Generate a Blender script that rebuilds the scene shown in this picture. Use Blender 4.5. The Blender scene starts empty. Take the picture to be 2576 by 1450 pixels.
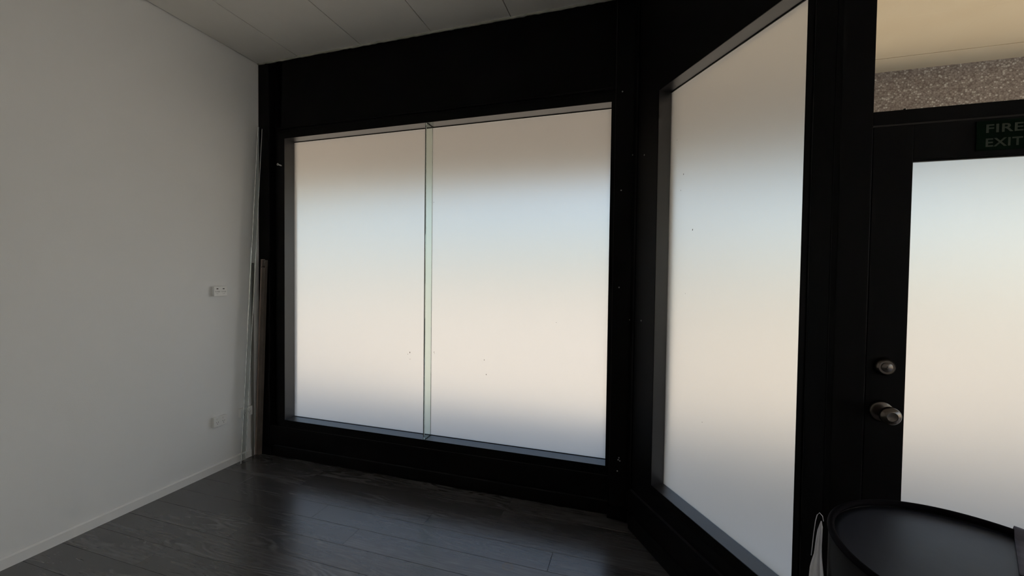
import bpy, bmesh, math, random
from mathutils import Vector, Matrix
random.seed(7)
sc = bpy.context.scene
COL = sc.collection

# ------------------------------------------------------------------ camera
F, YAW, PITCH, ROLL = 1.02224, -0.296746, -0.024149, 0.012095
EYE = Vector((0, 0, 1.5))
fw = Vector((math.sin(YAW)*math.cos(PITCH), math.cos(YAW)*math.cos(PITCH), math.sin(PITCH)))
r0 = Vector((math.cos(YAW), -math.sin(YAW), 0)); u0 = r0.cross(fw)
rt = r0*math.cos(ROLL) + u0*math.sin(ROLL); up = -r0*math.sin(ROLL) + u0*math.cos(ROLL)
cam = bpy.data.objects.new('camera', bpy.data.cameras.new('camera')); COL.objects.link(cam)
cam.data.sensor_width = 36; cam.data.lens = 36*F*1000/2576; cam.data.clip_start = 0.02; cam.data.clip_end = 500
M = Matrix.Identity(4)
for i in range(3): M[i][0], M[i][1], M[i][2], M[i][3] = rt[i], up[i], -fw[i], EYE[i]
cam.matrix_world = M
sc.camera = cam

# ------------------------------------------------------------------ light
world = bpy.data.worlds.new('world'); sc.world = world; world.use_nodes = True
wn = world.node_tree.nodes; wl = world.node_tree.links; wn.clear()
wo = wn.new('ShaderNodeOutputWorld'); wb = wn.new('ShaderNodeBackground'); sky = wn.new('ShaderNodeTexSky')
sky.sky_type = 'NISHITA'; sky.sun_disc = False; sky.sun_elevation = math.radians(44); sky.sun_rotation = math.radians(80)
sky.air_density = 1.0; sky.dust_density = 1.8; sky.ozone_density = 1.0
wl.new(sky.outputs[0], wb.inputs[0]); wb.inputs[1].default_value = 0.35; wl.new(wb.outputs[0], wo.inputs[0])
sun = bpy.data.objects.new('sun', bpy.data.lights.new('sun', 'SUN')); COL.objects.link(sun)
sun.data.energy = 13.0; sun.data.angle = math.radians(0.6); sun.data.color = (1.0, 0.91, 0.79)
sun.rotation_euler = Vector((0.68, 0.05, 0.73)).to_track_quat('Z', 'Y').to_euler()
sc.view_settings.view_transform = 'Standard'; sc.view_settings.look = 'None'
sc.view_settings.exposure = 0.0; sc.view_settings.gamma = 1.0; sc.view_settings.use_curve_mapping = False
sc.cycles.max_bounces = 14; sc.cycles.diffuse_bounces = 8; sc.cycles.transmission_bounces = 10; sc.cycles.glossy_bounces = 6
sc.cycles.sample_clamp_indirect = 6.0

# ------------------------------------------------------------------ materials
def mat(name, color, rough=0.6, metal=0.0, spec=0.5, **k):
    m = bpy.data.materials.new(name); m.use_nodes = True
    b = m.node_tree.nodes['Principled BSDF']
    b.inputs['Base Color'].default_value = (*color, 1); b.inputs['Roughness'].default_value = rough
    b.inputs['Metallic'].default_value = metal; b.inputs['Specular IOR Level'].default_value = spec
    for a, v in k.items(): b.inputs[a].default_value = v
    return m
def N(m, t, **k):
    n = m.node_tree.nodes.new(t)
    for a, v in k.items(): setattr(n, a, v)
    return n
def L(m, a, b): m.node_tree.links.new(a, b)
def bsdf(m): return m.node_tree.nodes['Principled BSDF']
def noise(m, scale, detail=4, rough=0.5, vec=None):
    n = N(m, 'ShaderNodeTexNoise'); n.inputs['Scale'].default_value = scale
    n.inputs['Detail'].default_value = detail; n.inputs['Roughness'].default_value = rough
    if vec is None: vec = N(m, 'ShaderNodeNewGeometry').outputs['Position']
    L(m, vec, n.inputs['Vector']); return n
def bump(m, fac, strength, dist=0.001):
    b = N(m, 'ShaderNodeBump'); b.inputs['Strength'].default_value = strength; b.inputs['Distance'].default_value = dist
    L(m, fac, b.inputs['Height']); L(m, b.outputs[0], bsdf(m).inputs['Normal']); return b
def ramp(m, fac, stops):
    r = N(m, 'ShaderNodeValToRGB'); cr = r.color_ramp
    while len(cr.elements) < len(stops): cr.elements.new(0.5)
    for e, (p, c) in zip(cr.elements, stops): e.position = p; e.color = (*c, 1)
    L(m, fac, r.inputs[0]); return r
def noisy(name, c1, c2, scale, rough=0.6, bs=0.2, bscale=None, bdist=0.001, **k):
    m = mat(name, c1, rough, **k); n = noise(m, scale)
    r = ramp(m, n.outputs[0], [(0.35, c1), (0.65, c2)]); L(m, r.outputs[0], bsdf(m).inputs['Base Color'])
    n2 = noise(m, bscale or scale*6, 3); bump(m, n2.outputs[0], bs, bdist); return m

m_wall = noisy('painted_plaster', (.79, .795, .79), (.81, .815, .81), 1.5, 0.7, 0.35, 260, 0.0008)
m_trimwhite = noisy('white_trim_paint', (.80, .80, .79), (.83, .83, .82), 6, 0.45, 0.1, 90)
m_ceil = noisy('ceiling_panel_paint', (.82, .80, .75), (.86, .84, .79), 2.2, 0.8, 0.4, 160, 0.001)
m_seal = noisy('old_sealant', (.40, .41, .35), (.52, .52, .46), 14, 0.8, 0.6, 60, 0.004)
m_black = noisy('black_paint', (.0030, .0026, .0034), (.0042, .0037, .0045), 5, 0.48, 0.25, 45, 0.0006, spec=0.09)
m_blacksat = noisy('black_satin_reveal', (.010, .009, .011), (.014, .013, .015), 5, 0.32, 0.2, 45, 0.0006, spec=0.8)
m_ledge = mat('paler_black_edge', (.020, .0195, .021), .6, spec=.3)  # a little paler than the black paint; also carries the painted post highlight
m_gap = mat('dark_gap', (.01, .01, .01), 0.9)
m_plastic = mat('white_plastic', (.80, .80, .78), 0.4)
m_ink = mat('faded_ink', (.25, .26, .25), 0.8)
m_slot = mat('socket_slot', (.06, .06, .06), 0.7)
m_steel = mat('worn_steel', (.15, .13, .115), 0.25, 1.0)
m_bright = mat('bright_steel', (.95, .94, .90), 0.45, 0.4)
m_rubber = mat('black_silicone', (.02, .025, .02), 0.5)
m_green = mat('sign_green', (.0035, .0125, .0065), 0.9, spec=.05)
m_letter = mat('sign_letter', (.075, .085, .068), 0.9, spec=.05)
m_chip = mat('film_nick', (.12, .11, .10), 0.8)

m_woodlit = noisy('lit_batten_wood', (.25, .19, .165), (.32, .25, .215), 9, 0.6, 0.3, 60)  # lit face of the batten, light put into the colour
m_woodshade = noisy('shaded_batten_wood', (.10, .08, .065), (.135, .11, .09), 9, 0.6, 0.3, 60)  # same wood, darkened for the batten's shaded face
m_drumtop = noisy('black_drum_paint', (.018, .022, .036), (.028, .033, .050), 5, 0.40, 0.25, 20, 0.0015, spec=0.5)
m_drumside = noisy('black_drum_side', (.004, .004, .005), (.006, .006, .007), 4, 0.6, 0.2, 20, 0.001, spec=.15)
m_rim = mat('drum_rim_black', (.003, .002, .004), 0.7, spec=.05)
m_cloth2 = noisy('dark_grey_cloth', (.14, .14, .19), (.19, .19, .25), 30, 0.9, 0.6, 700, 0.001)
m_cloth = noisy('grey_cloth', (.70, .71, .77), (.78, .79, .85), 30, 0.9, 0.6, 700, 0.001)

# vinyl plank floor
def floor_material():
    m = mat('grey_vinyl_plank', (.12, .12, .12), 0.25, spec=1.0, IOR=1.62)
    geo = N(m, 'ShaderNodeNewGeometry'); oi = N(m, 'ShaderNodeObjectInfo')
    off = N(m, 'ShaderNodeMath', operation='MULTIPLY'); off.inputs[1].default_value = 37.0; L(m, oi.outputs['Random'], off.inputs[0])
    cmb = N(m, 'ShaderNodeCombineXYZ'); L(m, off.outputs[0], cmb.inputs[0]); L(m, off.outputs[0], cmb.inputs[1]); L(m, off.outputs[0], cmb.inputs[2])
    add = N(m, 'ShaderNodeVectorMath', operation='ADD'); L(m, geo.outputs['Position'], add.inputs[0]); L(m, cmb.outputs[0], add.inputs[1])
    mul = N(m, 'ShaderNodeVectorMath', operation='MULTIPLY'); L(m, add.outputs[0], mul.inputs[0]); mul.inputs[1].default_value = (1.3, 7.0, 1.0)
    n1 = noise(m, 1.0, 2.5, 0.45, mul.outputs[0])
    ring = N(m, 'ShaderNodeMath', operation='MULTIPLY'); ring.inputs[1].default_value = 95.0; L(m, n1.outputs[0], ring.inputs[0])
    sn = N(m, 'ShaderNodeMath', operation='SINE'); L(m, ring.outputs[0], sn.inputs[0])
    mask = noise(m, 1.0, 2, 0.5, mul.outputs[0]); mask.inputs['Scale'].default_value = 0.8
    mr = N(m, 'ShaderNodeMapRange'); L(m, mask.outputs[0], mr.inputs[0]); mr.inputs[1].default_value = .45; mr.inputs[2].default_value = .68
    gm = N(m, 'ShaderNodeMath', operation='MULTIPLY'); L(m, sn.outputs[0], gm.inputs[0]); L(m, mr.outputs[0], gm.inputs[1])
    mul2 = N(m, 'ShaderNodeVectorMath', operation='MULTIPLY'); L(m, add.outputs[0], mul2.inputs[0]); mul2.inputs[1].default_value = (5.0, 95.0, 1.0)
    n2 = noise(m, 1.0, 5, 0.65, mul2.outputs[0])
    mul3 = N(m, 'ShaderNodeVectorMath', operation='MULTIPLY'); L(m, add.outputs[0], mul3.inputs[0]); mul3.inputs[1].default_value = (2.2, 11.0, 1.0)
    n3 = noise(m, 1.0, 3, 0.6, mul3.outputs[0])
    # value = 0.5 + grain + fine + blotch + per-plank tone
    def sc_(x, k, o=0.0):
        a = N(m, 'ShaderNodeMath', operation='MULTIPLY_ADD'); L(m, x, a.inputs[0]); a.inputs[1].default_value = k; a.inputs[2].default_value = o; return a.outputs[0]
    def add_(a, b):
        c = N(m, 'ShaderNodeMath', operation='ADD'); L(m, a, c.inputs[0]); L(m, b, c.inputs[1]); return c.outputs[0]
    v = add_(add_(add_(sc_(gm.outputs[0], .20), sc_(n2.outputs[0], .62, -.31)), sc_(n3.outputs[0], .7, -.35)), sc_(oi.outputs['Random'], .20, .40))
    r = ramp(m, v, [(0.0, (.022, .021, .020)), (0.5, (.068, .066, .067)), (1.0, (.160, .158, .163))])
    # faint brown ring stain by the frame edge
    dv = N(m, 'ShaderNodeVectorMath', operation='DISTANCE'); L(m, geo.outputs['Position'], dv.inputs[0]); dv.inputs[1].default_value = (-0.612, 1.985, 0.0)
    sr = ramp(m, dv.outputs['Value'], [(0.0, (.5, .5, .5)), (0.012, (.45, .45, .45)), (0.022, (.95, .95, .95)), (0.030, (.8, .8, .8)), (0.036, (0, 0, 0))])
    mixn = noise(m, 60, 2); smul = N(m, 'ShaderNodeMath', operation='MULTIPLY'); L(m, sr.outputs[0], smul.inputs[0]); L(m, mixn.outputs[0], smul.inputs[1])
    mx = N(m, 'ShaderNodeMix', data_type='RGBA'); L(m, smul.outputs[0], mx.inputs[0]); L(m, r.outputs[0], mx.inputs[6]); mx.inputs[7].default_value = (.10, .065, .025, 1)
    L(m, mx.outputs[2], bsdf(m).inputs['Base Color'])
    bump(m, v, 0.25, 0.0008)
    return m
m_floor = floor_material()

# frosted film on glass: soft forward scattering, so the street shows as a blur
def frosted():
    m = bpy.data.materials.new('frosted_glass'); m.use_nodes = True; nt = m.node_tree; nt.nodes.clear()
    out = N(m, 'ShaderNodeOutputMaterial'); mix = N(m, 'ShaderNodeMixShader'); mix.inputs[0].default_value = 0.30
    rf = N(m, 'ShaderNodeBsdfRefraction'); rf.inputs['Roughness'].default_value = 0.50; rf.inputs['IOR'].default_value = 1.35
    rf.inputs['Color'].default_value = (.86, .875, .865, 1)
    tr = N(m, 'ShaderNodeBsdfTranslucent'); tr.inputs['Color'].default_value = (.86, .86, .85, 1)
    L(m, rf.outputs[0], mix.inputs[1]); L(m, tr.outputs[0], mix.inputs[2]); 
    gl = N(m, 'ShaderNodeBsdfDiffuse'); gl.inputs['Color'].default_value = (.5, .5, .5, 1)
    mix2 = N(m, 'ShaderNodeMixShader'); mix2.inputs[0].default_value = 0.06
    L(m, mix.outputs[0], mix2.inputs[1]); L(m, gl.outputs[0], mix2.inputs[2]); L(m, mix2.outputs[0], out.inputs[0])
    return m
m_frost = frosted()
def clear(name, col, rough=0.0, ior=1.5):
    return mat(name, col, rough, **{'Transmission Weight': 1.0, 'IOR': ior})
m_clear = clear('clear_glass', (.97, .99, .97))
m_strip = clear('pale_strip_glass', (.93, .97, .955))
m_finglass = clear('green_edged_glass', (.80, .90, .83))

# outdoor
m_soffit = noisy('cream_soffit_paint', (.86, .73, .50), (.89, .77, .54), 3, 0.7, 0.3, 18, 0.003)
def aggregate():
    m = mat('exposed_aggregate', (.2, .18, .17), 0.85)
    v = N(m, 'ShaderNodeTexVoronoi'); v.inputs['Scale'].default_value = 75; L(m, N(m, 'ShaderNodeNewGeometry').outputs['Position'], v.inputs['Vector'])
    sep = N(m, 'ShaderNodeSeparateColor'); L(m, v.outputs['Color'], sep.inputs[0])
    stone = ramp(m, sep.outputs[0], [(0.0, (.36, .31, .30)), (0.66, (.42, .36, .35)), (0.82, (.52, .48, .47)), (0.97, (.80, .80, .80))])
    sh = ramp(m, v.outputs['Distance'], [(0.0, (1, 1, 1)), (0.45, (.95, .95, .95)), (0.75, (.55, .52, .5))])
    mx = N(m, 'ShaderNodeMix', data_type='RGBA', blend_type='MULTIPLY'); mx.inputs[0].default_value = 1; L(m, stone.outputs[0], mx.inputs[6]); L(m, sh.outputs[0], mx.inputs[7])
    L(m, mx.outputs[2], bsdf(m).inputs['Base Color']); bump(m, v.outputs['Distance'], -0.8, 0.01); return m
m_agg = aggregate()
m_foot = noisy('footpath_concrete', (.205, .225, .25), (.245, .265, .29), 1.2, 0.9, 0.4, 40, 0.002)
m_road = noisy('sunlit_paving', (.405, .345, .28), (.46, .395, .325), .6, 0.9, 0.4, 20, 0.004)

# ------------------------------------------------------------------ helpers
def box(bm, x0, x1, y0, y1, z0, z1, X=None):
    vs = [Vector((x, y, z)) for x in (x0, x1) for y in (y0, y1) for z in (z0, z1)]
    if X is not None: vs = [X @ v for v in vs]
    b = [bm.verts.new(v) for v in vs]
    for f in ((0,1,3,2), (4,6,7,5), (0,4,5,1), (2,3,7,6), (0,2,6,4), (1,5,7,3)): bm.faces.new([b[i] for i in f])
def prism(bm, pts, z0, z1):
    a = [bm.verts.new((x, y, z0)) for x, y in pts]; b = [bm.verts.new((x, y, z1)) for x, y in pts]; n = len(pts)
    bm.faces.new(a); bm.faces.new(b)
    for i in range(n): bm.faces.new([a[i], a[(i+1) % n], b[(i+1) % n], b[i]])
def lathe(bm, prof, n=32, X=None, cap=True):
    rings = []
    for r, z in prof:
        ring = []
        for i in range(n):
            t = 2*math.pi*i/n; v = Vector((r*math.cos(t), r*math.sin(t), z)); ring.append(bm.verts.new(X @ v if X else v))
        rings.append(ring)
    for a, b in zip(rings, rings[1:]):
        for i in range(n): bm.faces.new([a[i], a[(i+1) % n], b[(i+1) % n], b[i]])
    if cap: bm.faces.new(rings[0]); bm.faces.new(rings[-1])
def tube(bm, pts, r, n=10):
    rings = []
    for i, p in enumerate(pts):
        p = Vector(p); d = (Vector(pts[min(i+1, len(pts)-1)]) - Vector(pts[max(i-1, 0)])).normalized()
        a = d.cross(Vector((0, 0, 1)) if abs(d.z) < .9 else Vector((1, 0, 0))).normalized(); b = d.cross(a)
        rings.append([bm.verts.new(p + a*r*math.cos(2*math.pi*k/n) + b*r*math.sin(2*math.pi*k/n)) for k in range(n)])
    for a, b in zip(rings, rings[1:]):
        for k in range(n): bm.faces.new([a[k], a[(k+1) % n], b[(k+1) % n], b[k]])
    bm.faces.new(rings[0]); bm.faces.new(rings[-1])
def BM(): return bmesh.new()
def obj(name, bm, m, parent=None, smooth=False, bevel=0.0, loc=None, seg=2):
    bmesh.ops.recalc_face_normals(bm, faces=bm.faces)
    me = bpy.data.meshes.new(name); bm.to_mesh(me); bm.free()
    o = bpy.data.objects.new(name, me); COL.objects.link(o); me.materials.append(m)
    if smooth:
        for p in me.polygons: p.use_smooth = True
    if bevel:
        b = o.modifiers.new('bevel', 'BEVEL'); b.width = bevel; b.segments = seg; b.limit_method = 'ANGLE'
    if loc is not None: o.location = loc
    if parent is not None: o.parent = parent
    return o
def bobj(name, b, m, parent=None, bevel=0.0, X=None):
    bm = BM(); box(bm, *b, X=X); return obj(name, bm, m, parent, bevel=bevel)
def struct(o, label=None):
    o['kind'] = 'structure'
    if label: o['label'] = label
    return o
def empty(name, loc=(0, 0, 0)):
    o = bpy.data.objects.new(name, None); COL.objects.link(o); o.location = loc; o.empty_display_size = .05; return o
def tag(o, label, cat, group=None):
    o['label'] = label; o['category'] = cat
    if group: o['group'] = group
    return o
def adopt(parent, child):      # children are built in world space
    child.parent = parent; child.matrix_parent_inverse = Matrix.Translation(-parent.location); return child

# ------------------------------------------------------------------ sizes (metres)
XL, D, H = -3.0337, 2.647, 3.2465         # left wall, shopfront plane, ceiling
ANG = 0.5552; X0 = -0.061                 # splayed return of the shopfront
dS = Vector((math.sin(ANG), -math.cos(ANG), 0)); nS = Vector((math.cos(ANG), math.sin(ANG), 0))   # along, outwards
SP = Matrix(((dS.x, nS.x, 0, X0), (dS.y, nS.y, 0, D), (0, 0, 1, 0), (0, 0, 0, 1)))                # local (s, outward, z)
YD = 1.56                                 # door plane
XR, YB = 5.2, -5.2                        # unseen right and rear walls

# ------------------------------------------------------------------ floor
floor = struct(bobj('floor', (XL-.1, XR+.1, YB-.1, 2.80, -.09, -.0052), m_floor))
rowh = 0.1535; PL = 1.49
ystart = 2.474
joints = {0: -2.27, 1: -.79, 2: -1.21, 3: -1.90, 4: -1.545, 5: -2.21, 6: -2.65, 7: -.95, 8: -1.7, 9: -2.3, 10: -1.2, 11: -.5}
n = 0; meshcache = {}
for k in range(-1, 13):
    ya = ystart - (k)*rowh if k >= 0 else None
    y1 = 2.625 if k == -1 else ystart - k*rowh
    y0 = ystart if k == -1 else y1 - rowh
    jx = joints.get(k+1, -1.0)
    xmax = X0 + (D - y0)*math.tan(ANG) + .02 if y0 > YD else XR-.8
    if xmax > 1.9: xmax = 1.9
    xs = [jx + i*PL for i in range(-4, 5)]
    cuts = [XL] + [x for x in xs if XL + .02 < x < xmax - .02] + [xmax]
    for a, b in zip(cuts, cuts[1:]):
        w = round(b-a, 4); d = round(y1-y0, 4)
        if (w, d) not in meshcache:
            bm = BM(); g = .0006; box(bm, g, w-g, g, d-g, -.005, 0)
            bmesh.ops.bevel(bm, geom=[e for e in bm.edges if all(v.co.z > -.001 for v in e.verts)], offset=.0008, segments=1, affect='EDGES')
            bmesh.ops.recalc_face_normals(bm, faces=bm.faces)
            me = bpy.data.meshes.new('plank'); bm.to_mesh(me); bm.free(); me.materials.append(m_floor); meshcache[(w, d)] = me
        o = bpy.data.objects.new('plank', meshcache[(w, d)]); COL.objects.link(o); o.location = (a, y0, 0); o.parent = floor

# ------------------------------------------------------------------ walls
struct(bobj('wall_left', (XL-.12, XL, YB-.12, D+.16, -.09, H+.12), m_wall), 'plain off-white plaster wall')
struct(bobj('wall_rear', (XL, XR, YB-.12, YB, -.09, H+.12), m_wall))
wr = struct(bobj('wall_right', (XR, XR+.12, YB-.12, YD+.12, 2.75, H+.12), m_wall))
bobj('wall_panel', (XR, XR+.12, YB-.12, YD+.12, -.09, .30), m_wall, wr)
bobj('wall_panel', (XR, XR+.12, YB-.12, -4.7, .30, 2.75), m_wall, wr)
w5 = struct(empty('fill_window_5', (XR, -1.6, .3)))  # unseen window, added to fill the room with sun and sky light
for a, b in ((-4.7, -3.1), (-3.04, -1.6), (-1.54, 0.0), (.06, 1.56)):
    adopt(w5, bobj('clear_pane', (XR+.05, XR+.056, a-.005, b+.005, .295, 2.755), m_clear))
    adopt(w5, bobj('mullion', (XR, XR+.12, b, b+.06, .30, 2.75), m_black))
bm = BM()
prism_pts = [(XL, .0), (XL+.014, .0), (XL+.014, .052), (XL+.006, .060), (XL, .060)]
a = [bm.verts.new((x, YB, z)) for x, z in prism_pts]; b = [bm.verts.new((x, D-.02, z)) for x, z in prism_pts]
bm.faces.new(a); bm.faces.new(b)
for i in range(5): bm.faces.new([a[i], a[(i+1) % 5], b[(i+1) % 5], b[i]])
struct(obj('baseboard_left', bm, m_trimwhite))

# ceiling: long sheets with open joints, a backing above
ceil = struct(bobj('ceiling', (XL-.1, XR+.1, YB-.1, D+.16, H+.014, H+.12), m_gap))
seams = [XL+.006] + [-2.614 + .5925*i for i in range(13)]
seams = [s for s in seams if s < XR] + [XR]
for a, b in zip(seams, seams[1:]):
    bm = BM(); g = .003
    yb = [YB, -2.6, -.05, D-.003]
    for y0, y1 in zip(yb[:-1], yb[1:]):
        bm2 = BM(); box(bm2, a+g, b-g, y0+g, y1-g, H, H+.012)
        obj('ceiling_panel', bm2, m_ceil, ceil, bevel=.0015, seg=1)
    bm.free()
# lumpy sealant bead where the sheets meet the black shopfront
bm = BM(); rnd = random.Random(3); pts = []
x = XL+.01
while x < -.02:
    pts.append((x, D-.012+rnd.uniform(-.002, .002), H-.001+rnd.uniform(-.002, .002))); x += .025
tube(bm, pts, .009, 6); obj('sealant_bead', bm, m_seal, ceil, smooth=True)
bm = BM(); pts = []
s = .0
while s < 1.2:
    p = SP @ Vector((s, -.010, H)); pts.append((p.x, p.y, p.z + rnd.uniform(-.002, .001))); s += .03
tube(bm, pts, .007, 6); obj('sealant_bead', bm, m_seal, ceil, smooth=True)

# ------------------------------------------------------------------ shopfront, wall_front (black joinery)
W1 = (-2.7634, -.1695, .3032, 2.6158)    # window opening: xl, xr, zb, zt
xl, xr, zb, zt = W1
T = .15
wf = struct(bobj('wall_front', (-2.842, X0+.05, D+.004, D+T, zt+.052, H+.01), m_black))      # header
bobj('wall_panel', (XL, -2.842, D+.050, D+T, -.02, H), m_black, wf)
bobj('wall_panel', (-2.842, xl-.03, D+.004, D+T, -.02, H), m_black, wf, bevel=.004)
bobj('kick_panel', (-2.915, X0, D-.006, D+T, -.02, .243), m_black, wf, bevel=.003)
bobj('wall_panel', (xr+.03, X0+.05, D+.004, D+T, -.02, zt+.052), m_black, wf)
bobj('paler_ledge', (-2.90, -.152, D-.007, D+.002, .242, .2445), m_ledge, wf)  # thin strip a little paler than the joinery around it
struct(bobj('baseboard_front', (-2.86, -.13, D-.020, D-.004, 0, .085), m_black, bevel=.003))
bobj('paler_ledge', (-2.86, -.152, D-.021, D-.004, .0845, .0865), m_ledge, wf)
bobj('post_highlight', (-.1435, -.1405, 2.6015, 2.6045, .25, H), m_ledge, wf)  # paler strip paints the highlight down the post arris
# header moulding strips
t1 = struct(bobj('trim_1', (-2.835, -.145, D-.008, D+.006, zt+.075, zt+.088), m_black, bevel=.003))
t2 = struct(bobj('trim_2', (-2.835, -.145, D-.004, D+.006, zt+.052, zt+.060), m_black, bevel=.002))
# left corner post, proud of the frame
t3 = struct(bobj('trim_3', (XL+.002, -2.918, D-.008, D+.08, .0, H-.003), m_black, bevel=.006))
bobj('plinth', (XL+.016, -2.885, D-.030, D, 0, .075), m_black, t3, bevel=.003)
# window 1 frame
w1 = struct(empty('window_1', ((xl+xr)/2, D, zb)))
def wpart(w, name, b, m=m_black, bevel=0, X=None): 
    o = bobj(name, b, m, None, bevel, X); adopt(w, o); return o
GY = D+.100                                              # room-side face of the glass
wpart(w1, 'jamb', (xl-.030, xl, D, GY+.03, zb-.03, zt+.03), m_blacksat)
wpart(w1, 'jamb', (xr, xr+.024, D, GY+.03, zb-.03, zt+.03), m_blacksat)
wpart(w1, 'head', (xl-.03, xr+.024, D, GY+.03, zt, zt+.052), m_blacksat)
wpart(w1, 'sill', (xl-.03, xr+.024, D, GY+.03, zb-.06, zb), m_blacksat)
# thin face strips so the front of the frame stays black
wpart(w1, 'face_strip', (xl-.078, xl, D-.003, D+.0, zb-.003, zt), m_black)
wpart(w1, 'face_strip', (xr, xr+.024, D-.003, D+.0, zb-.003, zt), m_black)
wpart(w1, 'face_strip', (xl-.078, xr+.024, D-.003, D+.0, zt, zt+.052), m_black)
wpart(w1, 'face_strip', (xl-.078, xr+.024, D-.003, D+.0, zb-.06, zb), m_black)
for b in ((xl, xr, zt-.004, zt), (xl, xr, zb, zb+.003)):
    wpart(w1, 'glazing_seal', (b[0], b[1], GY-.004, GY, b[2], b[3]), m_rubber)
XF = -1.4755
g1 = wpart(w1, 'frosted_pane', (xl-.01, XF-.003, GY, GY+.006, zb-.01, zt+.01), m_frost)
g2 = wpart(w1, 'frosted_pane', (XF+.003, xr+.01, GY, GY+.006, zb-.01, zt+.01), m_frost)
wpart(w1, 'silicone_joint', (XF-.003, XF+.003, GY-.001, GY+.006, zb, zt), m_rubber)
fin = wpart(w1, 'glass_fin', (XF-.006, XF+.006, D+.002, GY-.002, zb+.001, zt-.001), m_finglass, bevel=.001)
fin['label'] = 'clear green-edged glass stiffening fin'
wpart(w1, 'fin_seal', (XF+.006, XF+.009, D+.006, GY-.002, zt-.005, zt), m_rubber)
wpart(w1, 'fin_seal', (XF+.006, XF+.009, D+.006, GY-.002, zb, zb+.004), m_rubber)
def nicks(w, pts, X=None):
    bm = BM(); r = random.Random(5)
    for x, y, z, s in pts:
        vs = []
        for i in range(6):
            t = i*math.pi/3 + r.uniform(-.3, .3); q = s*r.uniform(.5, 1.3)
            vs.append(Vector((x + q*.6*math.cos(t), y, z + q*math.sin(t))))
        a = [bm.verts.new(X @ v if X else v) for v in vs]
        b = [bm.verts.new((X @ (v+Vector((0, .0004, 0)))) if X else v+Vector((0, .0004, 0))) for v in vs]
        bm.faces.new(a); bm.faces.new(b)
        for i in range(6): bm.faces.new([a[i], a[(i+1) % 6], b[(i+1) % 6], b[i]])
    o = obj('film_nick', bm, m_chip); o['kind'] = 'stuff'; adopt(w, o)
# (pixel-measured specks converted to metres on the glass)
nicks(w1, [(-1.655, GY-.0006, .918, .006), (-1.672, GY-.0006, .905, .004), (-1.652, GY-.0006, .868, .003), (-1.449, GY-.0006, .935, .004),
           (-1.444, GY-.0006, .925, .003), (-1.044, GY-.0006, .905, .004), (-1.027, GY-.0006, .80, .004), (-1.46, GY-.0006, 2.06, .003), (-.52, GY-.0006, 1.2, .003)])

# corner post between the two windows
bm = BM(); pA = SP @ Vector((.108, -.006, 0)); pB = SP @ Vector((.108, .12, 0))
prism(bm, [(-.142, D+.05), (-.142, 2.604), (-.028, 2.604), (pA.x, pA.y), (pB.x, pB.y)], 0, H)
t4 = struct(obj('trim_4', bm, m_black, bevel=.004))
bm = BM(); pA = SP @ Vector((.135, -.016, 0)); pB = SP @ Vector((.135, .05, 0))
prism(bm, [(-.152, D), (-.152, 2.588), (-.030, 2.588), (pA.x, pA.y), (pB.x, pB.y)], 0, .078)
obj('plinth', bm, m_black, t4, bevel=.003)
for x, z in [(-.103, 2.653), (-.035, 2.262), (-.100, 2.05), (-.102, 1.451), (-.034, 1.252), (-.088, .372), (-.078, .366), (-.084, .385), (-.092, .300)]:
    bm = BM(); lathe(bm, [(.0045, 0), (.0045, .001), (.002, .002)], 10, Matrix.Translation((x, 2.6042, z)) @ Matrix.Rotation(math.pi/2, 4, 'X'))
    obj('screw_head', bm, m_ink, t4)
for s, z in [(.174, 2.226), (.175, 1.26)]:
    bm = BM(); lathe(bm, [(.005, 0), (.005, .001), (.002, .002)], 10, SP @ Matrix.Translation((s, .0, z)) @ Matrix.Rotation(math.pi/2, 4, 'X'))
    obj('screw_head', bm, m_ink, t4)

# ------------------------------------------------------------------ splayed window
sa, sb, za, zc = .305, 1.159, .347, 2.540
SE = 1.262
ws = struct(bobj('wall_splay', (.0, SE, 0, .13, zc+.03, H+.01), m_black, X=SP))
bobj('wall_panel', (.0, sa-.02, 0, .13, 0, zc+.03), m_black, ws, X=SP)
bobj('wall_panel', (sb+.03, SE, 0, .13, 0, zc+.03), m_black, ws, X=SP, bevel=.002)
bobj('face_bead', (sb+.002, sb+.026, -.004, .02, .0, zc+.03), m_black, ws, X=SP, bevel=.002)
bobj('kick_panel', (.10, sb+.02, -.020, .13, 0, .228), m_black, ws, X=SP, bevel=.003)
bobj('ledge_strip', (.18, sb+.02, -.009, .10, .228, .300), m_black, ws, X=SP, bevel=.003)
bobj('paler_ledge', (.12, sb+.02, -.0215, -.006, .227, .2295), m_ledge, ws, X=SP)
struct(bobj('baseboard_splay', (.13, SE-.01, -.036, -.018, 0, .095), m_black, X=SP, bevel=.003))
w2 = struct(empty('window_2', SP @ Vector(((sa+sb)/2, 0, za))))
GS = .080
wpart(w2, 'jamb', (sa-.02, sa, .002, GS+.03, za-.02, zc+.02), m_blacksat, X=SP)
wpart(w2, 'jamb', (sb, sb+.03, .002, GS+.03, za-.02, zc+.02), m_blacksat, X=SP)
wpart(w2, 'head', (sa-.02, sb+.03, .002, GS+.03, zc, zc+.03), m_blacksat, X=SP)
wpart(w2, 'sill', (sa-.02, sb+.03, .002, GS+.03, .300, za), m_blacksat, X=SP)
wpart(w2, 'face_strip', (sa-.10, sa, -.002, .0015, za-.003, zc), m_black, X=SP)
wpart(w2, 'face_strip', (sa-.10, sb+.03, -.002, .0015, zc, zc+.03), m_black, X=SP)
wpart(w2, 'face_strip', (sa-.10, sb+.03, -.002, .0015, .300, za), m_black, X=SP)
wpart(w2, 'glazing_seal', (sa, sb, GS-.004, GS, zc-.004, zc), m_rubber, X=SP)
wpart(w2, 'frosted_pane', (sa-.01, sb+.01, GS, GS+.006, za-.01, zc+.01), m_frost, X=SP)
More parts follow.
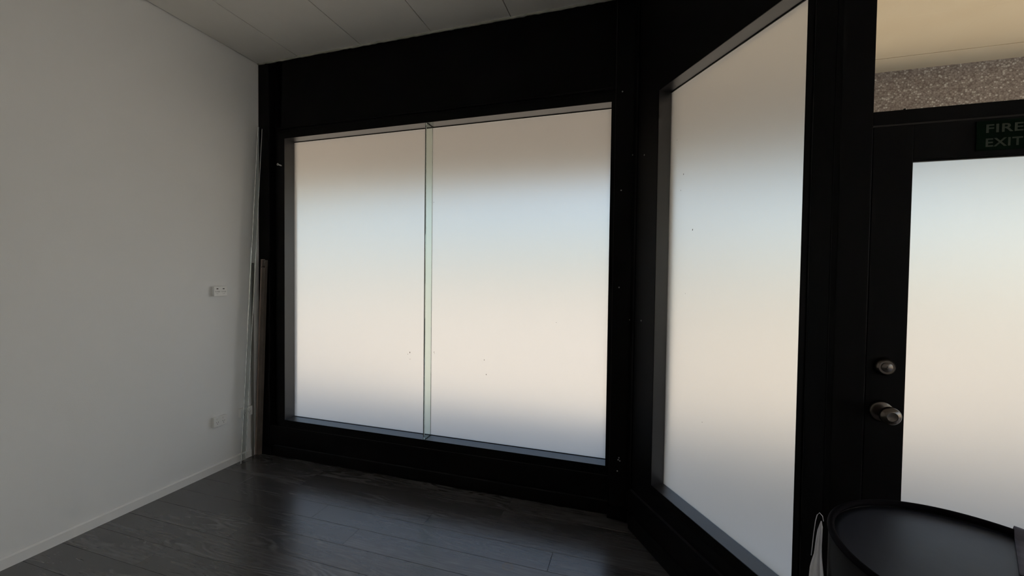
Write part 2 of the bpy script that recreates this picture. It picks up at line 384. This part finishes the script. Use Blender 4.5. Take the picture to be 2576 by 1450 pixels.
nicks(w2, [(.42, GS-.0006, 2.06, .004), (.40, GS-.0006, 1.98, .003), (.50, GS-.0006, 1.76, .005), (.455, GS-.0006, 1.43, .002), (.60, GS-.0006, .80, .003), (.36, GS-.0006, 2.26, .002)], X=SP)

# ------------------------------------------------------------------ door wall
pe = SP @ Vector((SE, 0, 0))
XJ, XD, XG, XH = pe.x, .702, .807, 1.50
wd = struct(bobj('wall_door', (XH+.02, XR, YD, YD+.13, 3.05, H+.01), m_black))
bobj('wall_panel', (XH+.10, XR, YD, YD+.13, -.02, .35), m_black, wd)
bm = BM(); po = SP @ Vector((SE, .13, 0)); prism(bm, [(pe.x, pe.y), (po.x, po.y), (XD, po.y), (XD, YD), (pe.x+.012, YD)], -.02, H+.01)
struct(obj('trim_5', bm, m_black, bevel=.002))
t6 = struct(bobj('trim_6', (XD, XH, YD, YD+.10, 1.992, 2.034), m_black, bevel=.001))       # door head / transom bar
struct(bobj('trim_7', (XH, XH+.10, YD, YD+.13, -.02, H+.01), m_black, bevel=.002))
struct(bobj('trim_8', (XD, XH, YD, YD+.10, 3.05, H+.01), m_black))
bobj('peg', (.8145, .8185, YD+.072, YD+.078, 2.034, 2.062), m_black, t6)
w3 = struct(empty('window_3', ((XD+XH)/2, YD, 2.034)))
wpart(w3, 'clear_pane', (XD-.004, XH+.004, YD+.086, YD+.090, 2.030, 3.055), m_clear)
w4 = struct(empty('fill_window_4', (2.95, YD, .35)))  # unseen shopfront glazing, added clear and wide to brighten the room
for a, b in ((1.60, 3.4), (3.46, XR)):
    wpart(w4, 'clear_pane', (a, b, YD+.08, YD+.086, .34, 3.10), m_clear)
wpart(w4, 'mullion', (3.40, 3.46, YD, YD+.12, .35, 3.05), m_black)

d1 = struct(empty('door_1', (XH, YD+.02, 0)))
y0, y1 = YD+.004, YD+.048
wpart(d1, 'stile', (XD+.003, XG, y0, y1, .008, 1.988), m_black, .0015)
wpart(d1, 'stile', (XH-.105, XH-.003, y0, y1, .008, 1.988), m_black, .0015)
wpart(d1, 'rail', (XG, XH-.105, y0, y1, 1.880, 1.988), m_black, .0015)
wpart(d1, 'rail', (XG, XH-.105, y0, y1, .008, .22), m_black, .0015)
wpart(d1, 'frosted_pane', (XG-.004, XH-.101, y0+.016, y0+.022, .21, 1.89), m_frost)
for b in ((XG, XG+.004, .22, 1.88), (XH-.109, XH-.105, .22, 1.88)):
    wpart(d1, 'glazing_bead', (b[0], b[1], y0+.008, y0+.016, b[2], b[3]), m_black)
wpart(d1, 'glazing_bead', (XG, XH-.105, y0+.006, y0+.016, 1.874, 1.880), m_black)
RX = Matrix.Rotation(math.pi/2, 4, 'X')      # lathe axis +z -> -y (into the room)
def hw(name, prof, x, z, m=m_steel, label=None, n=40):
    bm = BM(); lathe(bm, prof, n, Matrix.Translation((x, y0, z)) @ RX); o = obj(name, bm, m, smooth=True)
    o.modifiers.new('edge', 'EDGE_SPLIT').split_angle = math.radians(40)
    adopt(d1, o)
    if label: o['label'] = label
    return o
KX, KZ = .747, 1.094
hw('knob_rose', [(.034, 0), (.034, .003), (.030, .009), (.022, .011)], KX, KZ, label='round worn steel knob rose')
kb = hw('door_knob', [(.012, .010), (.0115, .026), (.014, .030), (.0215, .036), (.0265, .044), (.0275, .050), (.0265, .057), (.022, .0625), (.014, .0645), (.0135, .0625), (.004, .0615)], KX, KZ, label='round worn steel door knob')
hw('deadlock_rose', [(.0285, 0), (.0285, .004), (.0255, .013), (.0215, .0185), (.0205, .0175), (.015, .0175)], .751, 1.236, label='worn steel deadlock ring')
hw('lock_cylinder', [(.0148, .0165), (.0148, .0195), (.0135, .0205)], .751, 1.236)
bm = BM(); box(bm, .7497, .7523, y0-.0213, y0-.020, 1.2315, 1.2405); adopt(d1, obj('keyway', bm, m_slot))

# fire exit sign on the top rail of the door
sg = bobj('fire_exit_sign', (.9545, 1.0795, y0-.003, y0-.0002, 1.893, 1.980), m_green, bevel=.0004)
tag(sg, 'small green fire exit sign on the black door top rail', 'sign')
def text(s, x, z, size, w):
    c = bpy.data.curves.new('lettering', 'FONT'); c.body = s; c.size = size; c.extrude = .0002; c.offset = size*.018; c.space_character = 1.08
    t = bpy.data.objects.new('lettering', c); COL.objects.link(t)
    dg = bpy.context.evaluated_depsgraph_get(); me = bpy.data.meshes.new_from_object(t.evaluated_get(dg)); bpy.data.objects.remove(t)
    xs = [v.co.x for v in me.vertices]; k = w/(max(xs)-min(xs)); x_ = min(xs)
    for v in me.vertices: v.co = Vector((x + (v.co.x-x_)*k, y0-.0034-v.co.z, z + v.co.y))
    me.materials.clear(); me.materials.append(m_letter)
    o = bpy.data.objects.new('lettering', me); COL.objects.link(o); o.parent = sg; return o
text('FIRE', .976, 1.945, .034, .083); text('EXIT', .976, 1.904, .034, .083)

# ------------------------------------------------------------------ outdoors
aw = empty('street_awning', (0, 4.2, 2.40))
tag(aw, 'cream awning soffit with an exposed pebble concrete fascia beam, above the door outside', 'awning')
ZS = 3.262
adopt(aw, bobj('soffit_panel', (-14, 9, YD+.14, 3.945, ZS, ZS+.03), m_soffit))
adopt(aw, bobj('soffit_panel', (-14, 9, 3.952, 4.205, ZS, ZS+.03), m_soffit))
adopt(aw, bobj('roof_slab', (-14, 9, YD+.14, 4.5, ZS+.03, ZS+.25), m_foot))
xb = [-14, -9.0, -3.6, 5.2, 9]
for a, b in zip(xb, xb[1:]):
    adopt(aw, bobj('fascia_panel', (a+.004, b-.004, 4.2, 4.5, 2.55, ZS+.3), m_agg, bevel=.004))
struct(bobj('footpath', (-30, 9, 1.60, 4.5, -.20, -.03), m_foot))
PV = struct(bobj('pavement', (-200, 200, 4.5, 260, -.35, -.15), m_road))
bobj('paving', (5.6, 200, -60, 1.6, -.35, -.15), m_road, PV); bobj('paving', (9, 200, 1.6, 4.5, -.35, -.15), m_road, PV)
struct(bobj('wall_outside', (-14, XL-.12, D, D+.15, -.1, ZS+.03), m_wall))

# ------------------------------------------------------------------ wall plates
def wall_plate(name, y, z, h, w, kind, label, group):
    dpt = .026
    e = empty(name, (XL, y+w/2, z+h/2)); tag(e, label, 'socket' if kind == 'power' else 'wall plate', group)
    bm = BM(); box(bm, 0, dpt-.006, -w/2+.001, w/2-.001, -h/2+.001, h/2-.001); obj('mounting_block', bm, m_plastic, e, bevel=.002)
    bm = BM(); box(bm, dpt-.006, dpt+.002, -w/2, w/2, -h/2, h/2); obj('cover_plate', bm, m_plastic, e, bevel=.002)
    f = dpt+.002
    for sgn in (-1, 1):
        cy = sgn*w*.235
        if kind == 'power':
            bm = BM(); box(bm, f-.001, f+.0045, cy-.007, cy+.007, .014, .026); obj('rocker_switch', bm, m_plastic, e, bevel=.0015)
            sl = BM()
            for px, ang, ll in ((-.0065, .5, .008), (.0065, -.5, .008)):
                box(sl, f-.001, f+.0006, -.0013, .0013, -ll/2, ll/2, X=Matrix.Translation((0, cy+px, -.004)) @ Matrix.Rotation(ang, 4, 'X'))
            box(sl, f-.001, f+.0006, cy-.0013, cy+.0013, -.021, -.013)
            obj('pin_slot', sl, m_slot, e)
        else:
            bm = BM(); box(bm, f-.001, f+.001, cy-.008, cy+.006, .015, .022); obj('port_slot', bm, m_slot, e, bevel=.001)
            bm = BM(); r = random.Random(int(9+sgn*3))
            for i in range(7):
                yy = cy-.017+i*.0055; box(bm, f-.0005, f+.0003, yy, yy+r.uniform(.001, .0032), -.006+r.uniform(-.002, .002), -.001+r.uniform(0, .003))
            for i in range(3):
                yy = cy-.008+i*.005; box(bm, f-.0005, f+.0003, yy, yy+r.uniform(.001, .004), -.019+r.uniform(-.002, .002), -.016)
            obj('pen_mark', bm, m_ink, e)
    return e
wall_plate('data_plate', 2.243, 1.338, .074, .102, 'data', 'white twin data plate with pen marks, halfway up the left wall', None)
wall_plate('power_outlet', 2.236, .350, .074, .104, 'power', 'white double power outlet low on the left wall, left of the leaning glass', 'double power outlets')
wall_plate('power_outlet', 2.452, .352, .074, .104, 'power', 'white double power outlet nearest the corner, crossed by the leaning glass strip', 'double power outlets')

# ------------------------------------------------------------------ things leaning in the corner
def leaning(name, base, top, wv, tv, m, bevel=0.0):
    """board from base centre to top centre; wv, tv = full width/thickness vectors"""
    base, top, wv, tv = map(Vector, (base, top, wv, tv)); bm = BM()
    v = [bm.verts.new(p + wv*i/2 + tv*j/2) for p in (base, top) for i, j in ((-1, -1), (1, -1), (1, 1), (-1, 1))]
    bm.faces.new(v[:4]); bm.faces.new(v[4:])
    for i in range(4): bm.faces.new([v[i], v[(i+1) % 4], v[4+(i+1) % 4], v[4+i]])
    return obj(name, bm, m, bevel=bevel)
gs = leaning('glass_strip', (-2.977, 2.447, .002), (-2.954, 2.588, 2.70), (-.010, .045, -.002), (.009, .0015, 0), m_strip, .0006)
tag(gs, 'tall thin clear glass strip leaning in the left corner against the white wall', 'glass sheet')
pe_ = leaning('edge_glint', (-2.9705, 2.4235, .003), (-2.9475, 2.5645, 2.699), (.005, 0, 0), (0, .0015, 0), mat('painted_edge_glint', (.93, .95, .93), .3, spec=.8)); pe_.parent = gs  # pale strip paints the bright reflection along the glass edge
pe_['label'] = 'pale edge strip, painted reflection'
bt = leaning('timber_batten', (-2.990, 2.603, .002), (-2.942, 2.622, 1.625), (.032, 0, 0), (0, .026, 0), m_woodshade, .001)
bpale = leaning('face_strip', (-3.012, 2.602, .002), (-2.964, 2.621, 1.632), (.012, 0, 0), (0, .030, 0), m_woodlit, .001); bpale.parent = bt
bpale['label'] = 'lit face of the batten, painted paler brown'
clip = leaning('metal_clip', (-2.9395, 2.606, 1.572), (-2.9375, 2.607, 1.626), (.026, 0, 0), (0, .003, 0), m_steel, .001); clip.parent = bt
clip2 = leaning('clip_lip', (-2.942, 2.602, 1.564), (-2.942, 2.602, 1.570), (.026, 0, 0), (0, .010, 0), m_steel); clip2.parent = clip
tag(bt, 'brown timber batten with a metal clip at its top, standing in the left corner', 'batten')
ms = leaning('metal_strip', (-3.0145, 2.566, .002), (-3.020, 2.572, 1.60), (.008, 0, 0), (0, .016, 0), mat('grey_strip', (.17, .165, .15), .6), .001)
tag(ms, 'narrow grey strip standing between the brown batten and the white wall', 'strip')
# hook latch on the black frame
hk = empty('latch_hook', (-2.812, D-.003, 2.405)); tag(hk, 'tiny bright metal hook and eye on the black frame at the left window top', 'hook')
bm = BM()
ring = [(-.012+.0075*math.cos(t), -.006, .004+.0075*math.sin(t)) for t in [2*math.pi*i/16 for i in range(17)]]
tube(bm, ring, .0020, 6); obj('eye_ring', bm, m_bright, hk, smooth=True)
bm = BM(); tube(bm, [(-.006, -.006, .002), (.010, -.007, -.004), (.024, -.006, -.009)], .0050, 8); obj('hook_pin', bm, m_bright, hk, smooth=True)
bm = BM(); lathe(bm, [(.005, 0), (.005, .002), (.002, .004)], 12, Matrix.Translation((.026, 0, -.010)) @ RX); obj('screw_plate', bm, m_steel, hk)
hk.matrix_parent_inverse = Matrix.Identity(4)

# ------------------------------------------------------------------ drum in the bottom right corner
CX, CY, R, ZT = .720, 1.110, .265, .900
dr = empty('drum', (CX, CY, 0)); tag(dr, 'round black drum used as a stand, raised rim and dull blue-black top, before the door', 'drum')
bm = BM(); lathe(bm, [(.255, .0), (.262, .004), (.262, .30), (.267, .315), (.262, .33), (.262, .57), (.267, .585), (.262, .60), (.262, .887), (.256, .887), (.256, .874)], 96); obj('drum_body', bm, m_drumside, dr, smooth=True)
bm = BM(); lathe(bm, [(.2555, .8765), (.2555, .882), (.240, .8815), (.12, .8825), (.001, .883)], 96); obj('drum_top', bm, m_drumtop, dr, smooth=True)
bm = BM(); prof = [(.258+.0075*math.cos(t), .8925+.0075*math.sin(t)) for t in [2*math.pi*i/12 for i in range(13)]]
lathe(bm, prof, 96, cap=False); obj('drum_rim', bm, m_rim, dr, smooth=True)
def cloth(name, outline, m, label, thick=.0025):
    """outline(u, v) -> point; u across, v along"""
    nu, nv = 14, 40; bm = BM()
    g = [[bm.verts.new(outline(i/(nu-1), j/(nv-1))) for i in range(nu)] for j in range(nv)]
    for j in range(nv-1):
        for i in range(nu-1): bm.faces.new([g[j][i], g[j][i+1], g[j+1][i+1], g[j+1][i]])
    o = obj(name, bm, m, smooth=True); s = o.modifiers.new('solid', 'SOLIDIFY'); s.thickness = thick; s.offset = 0
    tag(o, label, 'cloth'); return o
def lerp(tab, z):
    if z >= tab[0][1]: return tab[0][0]
    for (a, za_), (b, zb_) in zip(tab, tab[1:]):
        if z >= zb_: return a + (b-a)*(za_-z)/(za_-zb_)
    return tab[-1][0]
EL = [(-.0131, .894), (-.0197, .8675), (-.023, .835), (-.0249, .808), (-.030, .785), (-.033, .768), (-.0347, .736), (-.0343, .683), (-.032, .58), (-.030, .40)]
ER = [(-.0099, .897), (-.0101, .871), (-.011, .840), (-.0095, .815), (-.0039, .781), (.0055, .755), (.0185, .710), (.0363, .618), (.042, .40)]
UA = Vector((.93053, -.36621, 0)); NA = Vector((-.36621, -.93053, 0)); PA = Vector((.475, 1.207, 0))
def left_cloth(u, v):
    # hangs beside the drum's left side, widening downwards
    z = .894 - .49*v; a, b = lerp(EL, z), lerp(ER, z)
    q = a + (b-a)*u; w = b-a
    p = PA + UA*q + NA*(.010 + w*.30*math.sin(u*math.pi) + w*.10*math.sin(u*17+v*4)) + Vector((0, 0, z))
    d = Vector((-p.x, -p.y, 0)).normalized()            # bring it in front of the drum's side
    while math.hypot(p.x-CX, p.y-CY) < .276: p += d*.002
    return p
o = cloth('hanging_cloth', left_cloth, m_cloth, 'pale grey cloth hanging down the left side of the black drum', .0015)
bm = BM(); tube(bm, [PA + UA*a + NA*.014 + Vector((0, 0, z)) for a, z in ((-.0085, .897), (-.0105, .909), (-.0168, .9155), (-.0215, .908), (-.0244, .892), (-.0270, .862), (-.031, .80))], .0009, 8)
lp = obj('drawstring', bm, m_cloth, o, smooth=True)
def right_cloth(u, v):
    # lies on the top and folds over the rim at the right
    p = Vector((.784, 1.120)) + Vector((.85, -.53))*(.20*u) + Vector((.528, .849))*(.36*v)
    d = p - Vector((CX, CY)); r = d.length
    if r < .236: z = .8868
    elif r < .252: z = .8868 + (.9030-.8868)*(r-.236)/.016
    elif r < .272: z = .9030 + .0015*math.sin((r-.252)/.020*math.pi)
    else:
        z = .903 - (r-.272); d = d.normalized()*(.2725 + .003*math.sin(u*20)*min(1, (r-.272)*20))
    return Vector((CX + d.x, CY + d.y, z + .0012*(1+math.sin(u*23+v*5))*(.4 if r > .25 else 1)))
cloth('folded_cloth', right_cloth, m_cloth2, 'dark grey cloth folded over the right rim of the black drum', .0012)
